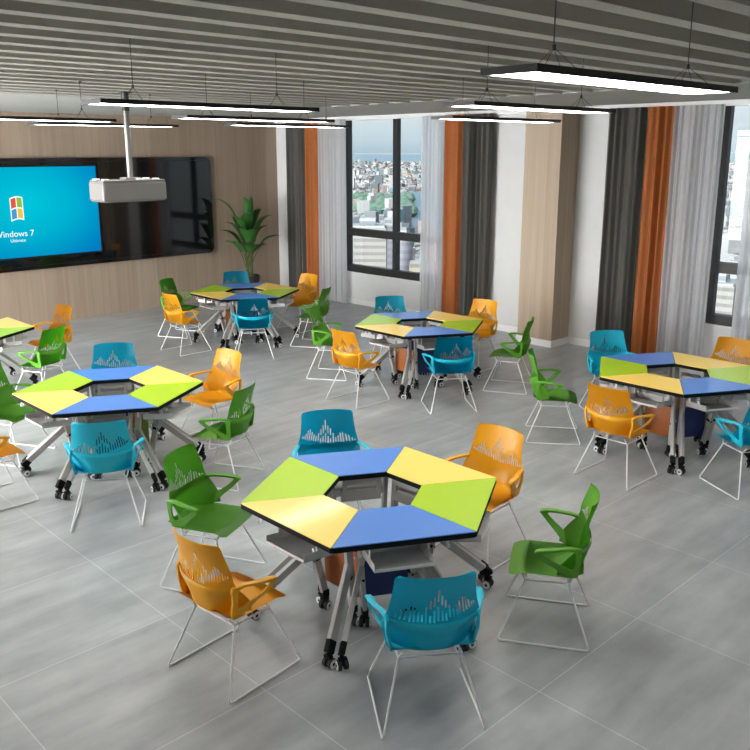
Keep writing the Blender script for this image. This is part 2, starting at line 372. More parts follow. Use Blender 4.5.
# ------------------------------------------------------------------ screen wall
def rrect(x0, x1, z0, z1, r, n=6):
    pts = []
    for cx, cz, a0 in ((x1 - r, z0 + r, -PI / 2), (x1 - r, z1 - r, 0), (x0 + r, z1 - r, PI / 2), (x0 + r, z0 + r, PI)):
        for i in range(n + 1): a = a0 + PI / 2 * i / n; pts.append((cx + r * math.cos(a), cz + r * math.sin(a)))
    return pts
t = thing('media_wall_panel', 'wide glossy black glass panel with rounded corners on the wood wall', 'wall panel', (5.45, Y1, .915))
b = MB(); b.prism(rrect(-3.55, 3.55, 0, 1.765, .10), -.055, 0, .006, 'y'); obj('panel_body', b.mesh('panel_body', M_blackglass), t)
b = MB()
for (a0, a1, c0, c1) in ((-3.45, 3.45, .055, .062), (-3.45, 3.45, 1.70, 1.707), (1.46, 1.467, .07, 1.69), (-1.467, -1.46, .07, 1.69)): b.box(a0, a1, -.058, -.054, c0, c1)
obj('seam', b.mesh('seam', M_bezel), t)
t = thing('wall_screen', 'cyan lit display screen with white lettering in the black panel', 'screen', (5.45, Y1 - .055, 1.11))
b = MB(); b.box(-1.27, 1.27, -.045, 0, 0, 1.46, .004); obj('bezel', b.mesh('bezel', M_bezel), t)
def screen_mat():
    m = bpy.data.materials.new('screen_picture'); m.use_nodes = True; nt = m.node_tree; nt.nodes.clear(); N = nt.nodes.new; L = nt.links.new
    o = N('ShaderNodeOutputMaterial'); e = N('ShaderNodeEmission'); t_ = N('ShaderNodeTexCoord'); mp = N('ShaderNodeMapping')
    mp.inputs['Location'].default_value = (0, 0, -.78); mp.inputs['Scale'].default_value = (.62, 1, .9)
    L(t_.outputs['Object'], mp.inputs[0]); ln = N('ShaderNodeVectorMath'); ln.operation = 'LENGTH'; L(mp.outputs[0], ln.inputs[0])
    r = N('ShaderNodeValToRGB'); L(ln.outputs['Value'], r.inputs[0]); r.color_ramp.elements[0].position = .05; r.color_ramp.elements[0].color = s2l((0, 194, 214))
    r.color_ramp.elements[1].position = 1.0; r.color_ramp.elements[1].color = s2l((0, 120, 190)); q = r.color_ramp.elements.new(.5); q.color = s2l((0, 172, 204))
    L(r.outputs[0], e.inputs[0]); e.inputs[1].default_value = .56; L(e.outputs[0], o.inputs[0]); return m
M_scr = screen_mat()
b = MB(); b.box(-1.245, 1.245, -.05, -.045, .025, 1.435); obj('picture', b.mesh('picture', M_scr), t)
M_let = emit('screen_white', (245, 252, 255), .6)
def text_mesh(body, size, name):
    cu_ = bpy.data.curves.new(name, 'FONT'); cu_.body = body; cu_.size = size; cu_.align_x = 'CENTER'; cu_.extrude = .0006
    o = bpy.data.objects.new(name, cu_); C.objects.link(o); dg = bpy.context.evaluated_depsgraph_get(); dg.update()
    me = bpy.data.meshes.new_from_object(o.evaluated_get(dg)); bpy.data.objects.remove(o); bpy.data.curves.remove(cu_)
    me.transform(Matrix.Rotation(PI / 2, 4, 'X')); me.materials.clear(); me.materials.append(M_let); return me
obj('lettering', text_mesh('Windows 7', .135, 'lettering'), t, (-.20, -.0515, .36))
obj('lettering', text_mesh('Ultimate', .07, 'lettering'), t, (-.15, -.0515, .275))
lg = thing('logo', None, None); del lg
for o in [o for o in bpy.data.objects if o.name == 'logo']: bpy.data.objects.remove(o)
lm = [emit('logo_red', (232, 96, 70), .5), emit('logo_green', (150, 200, 70), .5), emit('logo_blue', (80, 160, 220), .5), emit('logo_yellow', (250, 205, 80), .5), M_let]
b = MB()
def wavy(x0, x1, z0, z1, mi, yy):
    b.mi = mi; n = 8; P = []
    for i in range(n + 1):
        x = x0 + (x1 - x0) * i / n; dz = .03 * math.sin((x + .2) * 14); P.append([(x, yy, z0 + dz), (x, yy, z1 + dz)])
    b.grid(P, False)
wavy(-.205, .0, .0, .36, 4, -.0512)
for q, (x0, x1, z0, z1) in enumerate(((-.19, -.11, .19, .34), (-.095, -.015, .19, .34), (-.19, -.11, .02, .17), (-.095, -.015, .02, .17))): wavy(x0, x1, z0, z1, q, -.0518)
obj('logo', b.mesh('logo', lm, fix=False), t, (-.02, 0, .60))

# ------------------------------------------------------------------ pendants
def pendant_parts():
    L_, W = .785, .12
    b = MB(); fr = [(-L_, L_, -W, -W + .012), (-L_, L_, W - .012, W), (-L_, -L_ + .012, -W + .012, W - .012), (L_ - .012, L_, -W + .012, W - .012)]
    for x0, x1, y0, y1 in fr: b.box(x0, x1, y0, y1, 0, .026)
    b.box(-L_ + .012, L_ - .012, -W + .012, W - .012, 0.018, .026)
    f = b.mesh('frame', M_lampbody)
    b = MB(); b.box(-L_ + .012, L_ - .012, -W + .012, W - .012, .003, .017); d = b.mesh('diffuser', M_diff)
    ws = []
    for top in (ZC, ZT):
        b = MB(); b.tube([(0, 0, .105), (0, 0, top - 3.04)], .0026, 6); b.lathe([(.012, top - 3.052), (.012, top - 3.04)], 10)
        for s_ in (-1, 1): b.tube([(0, 0, .105), (0, s_ * .10, .026)], .0014, 5); b.tube([(0, 0, .105), (s_ * .06, 0, .026)], .0014, 5)
        b.lathe([(.008, .095), (.008, .115)], 8); ws.append(b.mesh('suspension_wire', M_wire))
    return f, d, ws
PF, PD, PW = pendant_parts()
def pendant(x, y, label):
    t = thing('pendant_light', label, 'pendant light', (x, y, 3.04), 0, 'linear pendant lights under the ceiling')
    obj('frame', PF, t); obj('diffuser', PD, t)
    slat = x < GX and y < GY and all(abs(y - v) > .07 for v in ys)          # between two slats the wire runs up into the recess
    for s_ in (-.52, .52): obj('suspension_wire', PW[1 if slat else 0], t, (s_, 0, 0))
for x, y, l in [(3.22, 1.84, 'large looking black linear pendant nearest the viewer at upper right'),
                (3.05, 4.57, 'black linear pendant crossing in front of the projector pole'),
                (4.74, 3.34, 'black linear pendant in front of the wood pillar top, second nearest'),
                (6.26, 4.80, 'short looking black linear pendant before the charcoal curtain left of the pillar'),
                (4.57, 6.12, 'black linear pendant just right of the projector pole, in front of the rust curtain'),
                (5.97, 7.42, 'farthest right black linear pendant, its end crossing the left window'),
                (3.02, 7.32, 'black linear pendant cut by the left picture edge above the screen'),
                (4.36, 8.46, 'black linear pendant just behind the projector pole above the black panel'),
                (7.45, 2.15, 'added unseen black linear pendant beyond the right picture edge, lighting the right desks')]:  # last pendant is added outside the frame to brighten the right hexagon
    pendant(x, y, l)

# ------------------------------------------------------------------ projector
t = thing('ceiling_projector', 'white projector hanging on a long pole from the ceiling before the black panel', 'projector', (4.50, 8.30, 2.27))
b = MB(); b.box(-.40, .34, -.16, .17, 0, .21, .03); b.box(-.385, .325, -.15, .16, .205, .222, .008); o = obj('body', b.mesh('body', M_proj), t)
b = MB(); b.box(-.03, .03, -.03, .03, .222, .236, .005); me = b.mesh('foot_pad', M_trim)
for xx, yy in ((-.34, -.10), (-.34, .10), (.05, -.10), (.24, -.10), (.24, .10)): obj('foot_pad', me, t, (xx, yy, 0))
b = MB(); b.lathe([(.055, .165), (.06, .19), (.045, .195)], 24, (-.15, 0, .11), 'y')
obj('lens', b.mesh('lens', M_projdark), t)
b = MB(); b.box(-.30, .24, -.12, .13, -.006, .004, .002)
for i in range(9): b.box(-.28 + i * .06, -.25 + i * .06, -.1, .1, -.008, -.005)
obj('vent_grille', b.mesh('vent_grille', M_projdark), t)
b = MB(); b.box(-.09, .09, -.07, .07, .222, .245, .006); b.tube([(0, 0, .24), (0, 0, .93)], .030, 16); obj('pole', b.mesh('pole', M_pole), t)
b = MB(); b.tube([(0, 0, .92), (0, 0, 1.105)], .036, 16); b.lathe([(.07, 1.10), (.07, 1.11)], 20); obj('ceiling_collar', b.mesh('ceiling_collar', M_projdark), t)

# ------------------------------------------------------------------ desks: six trapezoid desks make a hexagon, one desk per side
S, KI, HZ = .817, .386, .75
AO, AI = S * math.cos(PI / 6), S * KI * math.cos(PI / 6)         # apothem of outer and inner edge
def trap(inset, ri=.004, ro=.010):
    g = .0015 + inset
    hx = S / 2 - g * 1.0 - inset * .6; hi = S * KI / 2 - g * 1.0 + inset * .2
    pts = [(-hx, AO - inset), (hx, AO - inset), (hi, AI + inset), (-hi, AI + inset)]
    out = []; n = len(pts)
    for i, p in enumerate(pts):
        p = Vector(p); a = (Vector(pts[i - 1]) - p).normalized(); c = (Vector(pts[(i + 1) % n]) - p).normalized(); r = ro if i < 2 else ri
        for q in range(4): 
            s_ = q / 3; out.append(tuple((p + a * r) * (1 - s_) ** 2 + p * 2 * s_ * (1 - s_) + (p + c * r) * s_ ** 2))
    return out
b = MB(); b.prism(trap(.001), HZ - .006, HZ, .0015); DT = {k_: None for k_ in TOP}
base_top = b.mesh('tabletop', TOP['blue'])
for k_ in TOP:
    me = base_top.copy(); me.materials[0] = TOP[k_]; DT[k_] = me
b = MB(); b.prism(trap(0), HZ - .037, HZ - .006, .003); DE_ = b.mesh('edge_band', M_black)
# tray
b = MB(); T0 = Matrix.Rotation(math.atan2(.03, .28), 4, 'X'); T0.translation = Vector((0, .42, .540))
TW = .172
b.box(-TW, TW, 0, .285, 0, .006, .001, T0); b.box(-TW, TW, .279, .285, .0, .018, .002, T0); b.box(-TW, -TW + .004, 0, .285, .0, .05, .001, T0); b.box(TW - .004, TW, 0, .285, .0, .05, .001, T0); b.box(-TW, TW, 0, .004, 0, .06, .001, T0)
for sx_ in (-TW + .002, TW - .002): b.box(sx_ - .003, sx_ + .003, .44, .48, .545, HZ - .037); b.box(sx_ - .003, sx_ + .003, .58, .61, .56, HZ - .037)
DTR = b.mesh('book_tray', M_tray)
DP = {}
for k_ in PANEL:
    b = MB(); b.box(-.15, .15, .262, .272, .18, .47, .006); b.mi = 1
    for sx_ in (-.12, .12): b.lathe([(.009, .260), (.009, .2615)], 10, (sx_, 0, .22), 'y'); b.lathe([(.009, .2725), (.009, .274)], 10, (sx_, 0, .43), 'y')
    DP[k_] = b.mesh('modesty_panel', [PANEL[k_], M_steel])
b = MB(); b.box(-.125, .125, .30, .325, .665, .712, .004); b.box(-.135, .135, .315, .34, .545, .628, .004); b.box(-.125, -.10, .305, .33, .61, .68); b.box(.10, .125, .305, .33, .61, .68)
DB = b.mesh('crossbeam', M_steel)
def leg_mesh(sd):
    b = MB()
    q = lambda y_, d_=.036: sd * (y_ * .5 - d_) / .866          # runs parallel to the slanting side of the top
    b.beam((q(.295), .295, .105), (q(.40), .40, HZ - .05), .028, .048, (0, 1, 0))
    b.beam((q(.665), .665, .125), (q(.335), .335, .455), .030, .058, (0, .7, .7), .005)
    b.beam((q(.33), .33, HZ - .052), (q(.60), .60, HZ - .052), .028, .025, (0, 0, 1))
    b.mi = 1
    b.box(q(.43) - .026, q(.43) + .026, .395, .465, HZ - .075, HZ - .038, .004); b.box(q(.62) - .026, q(.62) + .026, .585, .64, HZ - .062, HZ - .038, .004)
    b.beam((q(.645), .645, .145), (q(.690), .690, .095), .036, .062, (0, .7, .7), .006)
    b.box(q(.295) - .019, q(.295) + .019, .270, .322, .085, .135, .006)
    b.beam((q(.32), .315, .36), (q(.35), .36, .34), .034, .02)
    return b.mesh('leg', [M_steel, M_black])
DL = {s_: leg_mesh(s_) for s_ in (-1, 1)}
b = MB()
b.tube([(0, 0, .04), (0, 0, .105)], .011, 10); b.box(-.009, .009, -.024, .022, .030, .078, .005); b.box(-.026, .026, -.008, .022, .064, .078, .005)
for s_ in (-1, 1):
    b.mi = 1; b.lathe([(.025, s_ * .008), (.031, s_ * .011), (.031, s_ * .028), (.027, s_ * .032)], 20, (0, 0, .031), 'x')
    b.mi = 2; b.lathe([(.027, s_ * .0315), (.027, s_ * .0335), (.023, s_ * .0345)], 18, (0, 0, .031), 'x')
    b.mi = 0; b.lathe([(.010, s_ * .0344), (.009, s_ * .0352)], 14, (0, 0, .031), 'x')
DC = b.mesh('caster', [M_black, M_rubber, M_hub])
b = MB(); b.box(-.008, .008, -.002, .002, -.045, 0); b.box(-.008, .008, -.002, .022, -.047, -.043); b.box(-.008, .008, .02, .024, -.045, -.025); DH = b.mesh('bag_hook', M_hub)
rd = random.Random(3)
def desk(cx, cy, ang, color, label, group):
    """desk frame: y axis points outwards from the hexagon's centre"""
    a = math.radians(ang)
    ox, oy = cx + .49 * math.cos(a), cy + .49 * math.sin(a)
    t = thing('trapezoid_desk', label, 'desk', (ox, oy, 0), a - PI / 2, group)
    sh = (0, -.49, 0)
    top = obj('tabletop', DT[color], t, sh); top['label'] = {'blue': 'blue laminate top', 'yellow': 'yellow laminate top', 'lime': 'lime green laminate top'}[color]
    obj('edge_band', DE_, t, sh); obj('book_tray', DTR, t, sh)
    p = obj('modesty_panel', DP[color], t, sh); p['label'] = {'blue': 'navy panel', 'yellow': 'orange panel', 'lime': 'olive green panel'}[color]
    obj('crossbeam', DB, t, sh)
    for s_ in (-1, 1):
        l = obj('leg', DL[s_], t, sh)
        obj('caster', DC, l, (s_ * (.682 * .5 - .038) / .866, .682, 0), rd.uniform(-.5, .5)); obj('caster', DC, l, (s_ * (.295 * .5 - .036) / .866, .295, 0), rd.uniform(-.5, .5))
        obj('bag_hook', DH, t, (s_ * .25, .675 - .49, HZ - .037))
    return t

# ------------------------------------------------------------------ chairs
def smooth(t): t = max(0, min(1, t)); return t * t * (3 - 2 * t)
def back_point(u, z):
    """u -1..1 across, z height; the shell leans back and wraps forwards at its lower sides"""
    w = .222 + .017 * math.sin(PI * smooth((z - .42) / .3)) - .024 * smooth((z - .58) / .26)
    r = .028
    if z > .858 - r:
        q = (z - (.858 - r)) / r; w -= r * (1 - math.sqrt(max(0, 1 - q * q))) * .9
    yb = -.205 - .028 * smooth((z - .44) / .12) + .012 * smooth((z - .58) / .10) - .056 * smooth((z - .66) / .24) 
    wrap = .100 * (1 - smooth((z - .50) / .17)) + .048
    return Vector((u * w, yb + wrap * abs(u) ** 2.6, z))
SLOTS = [(185, [(352, 362)]), (205, [(345, 370)]), (228, [(320, 375)]), (250, [(310, 380)]), (275, [(295, 385)]), (295, [(300, 385)]), (315, [(325, 388)]), (335, [(340, 388)]),
         (355, [(300, 390)]), (377, [(355, 390), (265, 320)]), (398, [(330, 390), (235, 302)]), (419, [(305, 388), (185, 270)]), (440, [(325, 385), (230, 297)]), (460, [(345, 383), (260, 312)]),
         (480, [(290, 370)]), (500, [(320, 365)]), (519, [(300, 362)]), (538, [(275, 355)]), (557, [(250, 350)]), (575, [(265, 340)]), (592, [(285, 335)]), (608, [(302, 330)]), (622, [(306, 318)])]
def chair_meshes():
    # backrest with cut slots
    cols = [-1, -.97]; slot_of = {}
    for px, runs in SLOTS:
        u = (px - 404) / 243; cols += [u - .019, u + .019]
        slot_of[round(u - .019, 4)] = [(.857 - (b_ - 100) / 290 * .252, .857 - (a_ - 100) / 290 * .252) for a_, b_ in runs]
    cols += [.97, 1]; zs = []
    z = .440
    while z < .600: zs.append(z); z += .0185
    z = .602
    while z < .80: zs.append(z); z += .0072
    zs += [.805, .815, .825, .833, .840, .846, .851, .8545, .857, .858]
    b = MB(); V = [[b.bm.verts.new(back_point(u, z)) for u in cols] for z in zs]; fs = []
    for i in range(len(zs) - 1):
        for j in range(len(cols) - 1):
            runs = slot_of.get(round(cols[j], 4)); zm = (zs[i] + zs[i + 1]) / 2
            if runs and any(a_ < zm < b_ for a_, b_ in runs): continue
            fs.append(b.bm.faces.new((V[i][j], V[i][j + 1], V[i + 1][j + 1], V[i + 1][j])))
    bmesh.ops.solidify(b.bm, geom=fs, thickness=.009)
    for v in [v for v in b.bm.verts if not v.link_faces]: b.bm.verts.remove(v)
    for f in b.bm.faces: f.smooth = True
    # raised band under the slots, on the rear face
    P = []
    for i in range(25):
        u = -1 + i / 12; row = []
        for z, dy in ((.560, -.0095), (.575, -.0135), (.592, -.0135), (.600, -.0095)):
            q = back_point(u * .995, z + .022 * u * u); row.append((q.x * 1.004, q.y + dy + .003, q.z))
        P.append(row)
    b.grid(P)
    back = b.mesh('backrest', CH['green'], 35, fix=True)
    # seat pan: waterfall front, dished, rounded corners
    P = []; n, m = 18, 18
    for i in range(n + 1):
        s_ = i / n; y = -.205 + .42 * s_; row = []
        for j in range(m + 1):
            u = -1 + 2 * j / m; w = .218 - .014 * smooth((.25 - s_) / .25)
            if s_ > .93: w -= .018 * (1 - math.sqrt(max(0, 1 - ((s_ - .93) / .07) ** 2)))
            z = .425 - .018 * (1 - u * u) * math.sin(PI * min(1, s_ * 1.05)) + .004 - .022 * smooth((s_ - .76) / .24) ** 1.5 + .028 * smooth((.16 - s_) / .16)
            row.append((u * w, y + .006 * (1 - u * u) * s_, z))
        P.append(row)
    b = MB(); fs = b.grid(P); bmesh.ops.solidify(b.bm, geom=fs, thickness=.014)
    for f in b.bm.faces: f.smooth = True
    seat = b.mesh('seat', CH['green'], 50)
    # armrest: flat loop from the back, forwards, then diagonally down to the rear of the seat
    arms = {}
    for sd in (-1, 1):
        b = MB()
        ao = [(-.184, .560), (-.188, .622), (-.176, .647), (-.12, .652), (-.03, .648), (.045, .641), (.067, .632), (.070, .624), (.055, .605), (.015, .556), (-.035, .504), (-.082, .455), (-.106, .436), (-.140, .434), (-.172, .440), (-.182, .485)]
        ai = [(-.156, .552), (-.156, .592), (-.148, .630), (-.12, .636), (-.06, .633), (.005, .626), (.022, .622), (.020, .616), (.008, .602), (-.025, .570), (-.068, .532), (-.098, .508), (-.120, .494), (-.134, .489), (-.146, .496), (-.154, .518)]
        def ax(y_, z_): return .200 + .022 * smooth((z_ - .43) / .14) + .062 * smooth((y_ + .21) / .24) * smooth((z_ - .42) / .2) - .010 * smooth((-.19 - y_) / .04)
        def ring(pl, off): return [b.bm.verts.new((sd * (ax(y_, z_) + off), y_, z_ - .010 - .016 * smooth((z_ - .5) / .1))) for y_, z_ in pl]
        oi, ii_, oo, io = ring(ao, -.007), ring(ai, -.007), ring(ao, .007), ring(ai, .007); n_ = len(ao); fs = []
        for k_ in range(n_):
            q = (k_ + 1) % n_
            fs += [b.bm.faces.new((oi[k_], oi[q], ii_[q], ii_[k_])), b.bm.faces.new((oo[k_], io[k_], io[q], oo[q])), b.bm.faces.new((oi[k_], oo[k_], oo[q], oi[q])), b.bm.faces.new((ii_[k_], ii_[q], io[q], io[k_]))]
        b._tag(fs, True)
        # flat pad on top of the loop
        path = [(-.192, .622), (-.178, .642), (-.12, .649), (-.03, .646), (.04, .639), (.062, .631), (.069, .622)]; wid = [.012, .022, .032, .036, .037, .034, .022]
        rings = []
        for k_, (y_, z_) in enumerate(path):
            w = wid[k_] / 2; xc = ax(y_, z_)
            rings.append([b.bm.verts.new((sd * (xc + a_ * w), y_, z_ - .026 + c_)) for a_, c_ in ((-1, -.004), (-1, .002), (-.75, .0055), (.75, .0055), (1, .002), (1, -.004))])
        fs = []
        for a_, c_ in zip(rings, rings[1:]):
            for k_ in range(6): fs.append(b.bm.faces.new((a_[k_], a_[(k_ + 1) % 6], c_[(k_ + 1) % 6], c_[k_])))
        fs.append(b.bm.faces.new(rings[0][::-1])); fs.append(b.bm.faces.new(rings[-1])); b._tag(fs, True)
        arms[sd] = b.mesh('armrest', CH['green'], 40)
    # sled
    legs = {}
    for sd in (-1, 1):
        b = MB(); X, x = sd * .258, sd * .160
        def rnd(p, q, r_, rr=.02, n=4):
            p, q, r_ = Vector(p), Vector(q), Vector(r_); a_ = q + (p - q).normalized() * rr; c_ = q + (r_ - q).normalized() * rr
            return [a_ * (1 - s_) ** 2 + q * 2 * s_ * (1 - s_) + c_ * s_ ** 2 for s_ in [i / n for i in range(n + 1)]]
        ks = [(x * .9, .150, .402), (x, .118, .358), (X, .262, .007), (X, -.262, .007), (x, -.124, .358), (x * .9, -.15, .402)]
        pts = [ks[0]]
        for i in range(1, 5): pts += rnd(ks[i - 1], ks[i], ks[i + 1], .022 if i in (1, 4) else .025)
        pts.append(ks[5]); b.tube(pts, .0062, 8); b.tube([(x, .118, .360), (x, -.124, .360)], .0055, 8)
        legs[sd] = b.mesh('sled_leg', M_rod)
    b = MB(); b.tube([(-.165, .118, .360), (.165, .118, .360)], .0055, 8); cross = b.mesh('crossbar', M_rod)
    return seat, back, arms, legs, cross
c_seat, c_back, c_arm, c_leg, c_cross = chair_meshes()
CM = {}
for k_ in CH:
    d = {}
    for nm, me in (('seat', c_seat), ('backrest', c_back), (-1, c_arm[-1]), (1, c_arm[1])):
        q = me.copy(); q.materials[0] = CH[k_]; d[nm] = q
    CM[k_] = d
def chair(cx, cy, ang, color, label, group, out=1.08, lat=0, dev=0):
    """chair facing the hexagon's centre from direction ang"""
    a = math.radians(ang); n = Vector((math.cos(a), math.sin(a))); tv = Vector((-n.y, n.x)); p = Vector((cx, cy)) + n * out + tv * lat
    t = thing('classroom_chair', label, 'chair', (p.x, p.y, 0), a + PI / 2 + math.radians(dev), group)
    d = CM[color]
    obj('seat', d['seat'], t); obj('backrest', d['backrest'], t)
    for s_ in (-1, 1): obj('armrest', d[s_], t)
    for s_ in (-1, 1): obj('sled_leg', c_leg[s_], t)
    obj('crossbar', c_cross, t); obj('crossbar', c_cross, t, (0, -.242, 0))
    return t

# ------------------------------------------------------------------ the hexagons
HEX = {'front': (3.387, 3.476, 'nearest hexagon of desks in the foreground'),
       'left': (3.332, 6.766, 'desk hexagon at the left, second from the viewer'),
       'far': (7.337, 10.278, 'farthest desk hexagon, in front of the potted plant'),
       'middle': (7.429, 6.802, 'desk hexagon before the left window, window glare on it'),
       'right': (7.467, 3.524, 'desk hexagon at the right picture edge'),
       'edge': (3.256, 10.28, 'desk hexagon cut off by the left picture edge under the screen')}
SIDE = {'back': (60, 'blue', 'turquoise'), 'backright': (0, 'yellow', 'orange'), 'right': (300, 'lime', 'green'), 'front': (240, 'blue', 'turquoise'), 'frontleft': (180, 'yellow', 'orange'), 'left': (120, 'lime', 'green')}
SAY = {'back': 'on the far side of the', 'backright': 'at the far right of the', 'right': 'at the near right of the', 'front': 'on the near side of the', 'frontleft': 'at the near left of the', 'left': 'at the far left of the'}
HN = {'front': 'nearest hexagon', 'left': 'second-nearest hexagon, at left', 'far': 'hexagon by the potted plant', 'middle': 'hexagon before the left window', 'right': 'hexagon at the right edge', 'edge': 'cut-off hexagon at the left edge'}
TWEAK = {('front', 'left'): (1.11, 0, -3), ('front', 'back'): (1.09, .04, -3), ('front', 'frontleft'): (1.04, -.04, 6), ('front', 'front'): (1.07, 0, -6), ('front', 'right'): (1.075, .02, 2), ('front', 'backright'): (1.03, -.03, 3),
         ('left', 'back'): (1.09, .02, 0), ('left', 'front'): (1.10, 0, -3), ('left', 'right'): (1.07, .04, -3), ('left', 'backright'): (1.09, .04, 3),
         ('far', 'left'): (1.14, -.06, -3), ('far', 'back'): (1.11, .02, 0), ('far', 'frontleft'): (1.07, 0, 0), ('far', 'front'): (1.12, -.02, -3), ('far', 'right'): (1.07, -.02, 0), ('far', 'backright'): (1.09, .06, 3),
         ('middle', 'left'): (1.15, -.02, 3), ('middle', 'back'): (1.09, .04, -3), ('middle', 'frontleft'): (1.09, .04, 0), ('middle', 'front'): (1.09, 0, -6), ('middle', 'right'): (1.09, .04, -3), ('middle', 'backright'): (1.11, .04, 3),
         ('right', 'left'): (1.13, .02, 6), ('right', 'back'): (1.13, 0, -3), ('right', 'frontleft'): (1.07, .02, 0), ('right', 'front'): (1.05, .02, 0), ('edge', 'right'): (1.07, 0, -3), ('edge', 'backright'): (1.09, .08, 3)}
CN = {'turquoise': 'turquoise', 'orange': 'orange', 'green': 'green'}
for h, (cx, cy, _) in HEX.items():
    for s_, (ang, tcol, ccol) in SIDE.items():
        if h == 'edge' and s_ not in ('backright', 'right'): continue
        desk(cx, cy, ang, tcol, '%s-topped trapezoid desk %s %s' % (tcol, SAY[s_], HN[h]), 'trapezoid desks')
        if (h, s_) in (('right', 'right'),): continue
        o_, l_, d_ = TWEAK.get((h, s_), (1.08, 0, 0))
        chair(cx, cy, ang, ccol, '%s plastic armchair %s %s' % (CN[ccol], SAY[s_], HN[h]), 'sled base chairs around the desks', o_, l_, d_)

# ------------------------------------------------------------------ potted plant
t = thing('potted_palm', 'green broad-leaved potted plant in the corner by the wood wall', 'plant', (9.44, 13.06, 0))
b = MB(); b.lathe([(.13, 0), (.15, .02), (.19, .46), (.20, .48), (.185, .48), (.18, .44)], 28); obj('pot', b.mesh('pot', mat('dark_pot', (52, 50, 48), .5, noise=.08, nscale=20)), t)
b = MB(); b.lathe([(.179, .42), (.178, .436), (.01, .445)], 24); obj('soil', b.mesh('soil', mat('potting_soil', (58, 44, 34), .95, noise=.25, nscale=60, bump=.5)), t)
M_leaf = mat('palm_leaf', (74, 130, 62), .42, noise=.22, nscale=9); M_stem = mat('palm_stem', (84, 100, 52), .6, noise=.1)
rp = random.Random(5); lf = MB(); st = MB()
# az, reach, tip height, length of blade share, width
for az, reach, zt, wd in [(200, .50, 1.92, .055), (140, .52, 1.55, .075), (170, .45, 1.32, .07), (225, .42, 1.15, .085), (255, .12, 1.95, .05), (320, .10, 1.96, .05), (340, .42, 1.62, .09), (10, .50, 1.22, .075),
                          (300, .38, 1.38, .09), (60, .35, 1.70, .08), (100, .30, 1.80, .07), (270, .34, 1.12, .09), (215, .30, 1.62, .085), (285, .22, 1.68, .085), (185, .34, 1.48, .08), (350, .30, 1.42, .08), (30, .30, 1.05, .08), (240, .26, 1.40, .085)]:
    a = math.radians(az - 45); reach *= 1.25; wd *= 1.4; dv = Vector((math.cos(a), math.sin(a), 0)); sdv = Vector((-dv.y, dv.x, 0))
    p0 = Vector((rp.uniform(-.05, .05), rp.uniform(-.05, .05), .44)); p2 = Vector((reach * dv.x, min(.46, reach * dv.y), zt)); p1 = p0 + Vector((dv.x * reach * .22, dv.y * reach * .22, (zt - .44) * .95 + .12 * reach))
    bez = lambda s_: p0 * (1 - s_) ** 2 + p1 * 2 * s_ * (1 - s_) + p2 * s_ ** 2
    st.tube([bez(i / 8 * .5) for i in range(9)], .008, 6, radii=[.010 - .005 * i / 8 for i in range(9)])
    P = []; n = 14
    for i in range(n + 1):
        s_ = .42 + .58 * i / n; q = bez(s_); w = wd * math.sin(PI * min(.999, (i / n) ** .75 * .96 + .03)) + .002
        tg = (bez(min(1, s_ + .02)) - bez(s_ - .02)).normalized(); up = tg.cross(sdv).normalized()
        if up.z < 0: up = -up
        P.append([q + sdv * w * v_ + up * (abs(v_) * w * .35) for v_ in (-1, -.5, 0, .5, 1)])
    fs = lf.grid(P); bmesh.ops.solidify(lf.bm, geom=fs, thickness=.0015)
for f in lf.bm.faces: f.smooth = True
obj('foliage', lf.mesh('foliage', M_leaf, 70, fix=False), t); obj('stems', st.mesh('stems', M_stem), t)

# ------------------------------------------------------------------ the city outside
GZ = -95.0
def city_ground():
    m = bpy.data.materials.new('city_ground'); m.use_nodes = True; nt = m.node_tree; b_ = nt.nodes['Principled BSDF']; N = nt.nodes.new; L = nt.links.new
    t_ = N('ShaderNodeTexCoord'); n = N('ShaderNodeTexNoise'); n.inputs['Scale'].default_value = .004; n.inputs['Detail'].default_value = 8; L(t_.outputs['Object'], n.inputs[0])
    r = N('ShaderNodeValToRGB'); L(n.outputs[0], r.inputs[0]); e_ = r.color_ramp.elements
    e_[0].position = .38; e_[0].color = s2l((25, 37, 31)); e_[1].position = .62; e_[1].color = s2l((59, 62, 63)); q = e_.new(.48); q.color = s2l((43, 49, 49))
    L(r.outputs[0], b_.inputs['Base Color']); b_.inputs['Roughness'].default_value = .9; return m
b = MB(); b.box(60, 26000, -16000, 26000, GZ - 5, GZ); o = obj('terrain', b.mesh('terrain', city_ground())); o['kind'] = 'structure'; o['label'] = 'city ground far below the windows'
M_water = mat('bay_water', (29, 49, 59), .6, noise=.05, nscale=.01)
def pol(az, d): a = math.radians(az); return Vector((d * math.cos(a), d * math.sin(a), 0))
def water(pts, name, label):
    b = MB(); b.prism([(pol(*p).x, pol(*p).y) for p in pts], GZ, GZ + .6); tag(obj(name, b.mesh(name, M_water)), label, 'water', None, 'stuff')
water([(60, 9000), (60, 24000), (10, 24000), (10, 7000), (34, 7600), (44, 8200)], 'bay_water', 'pale blue water on the horizon beyond the city')
water([(42.5, 900), (43.6, 1500), (43.2, 2100), (39, 2000), (36, 1300), (38, 850)], 'river_water', 'pale blue water inlet low in the left window')
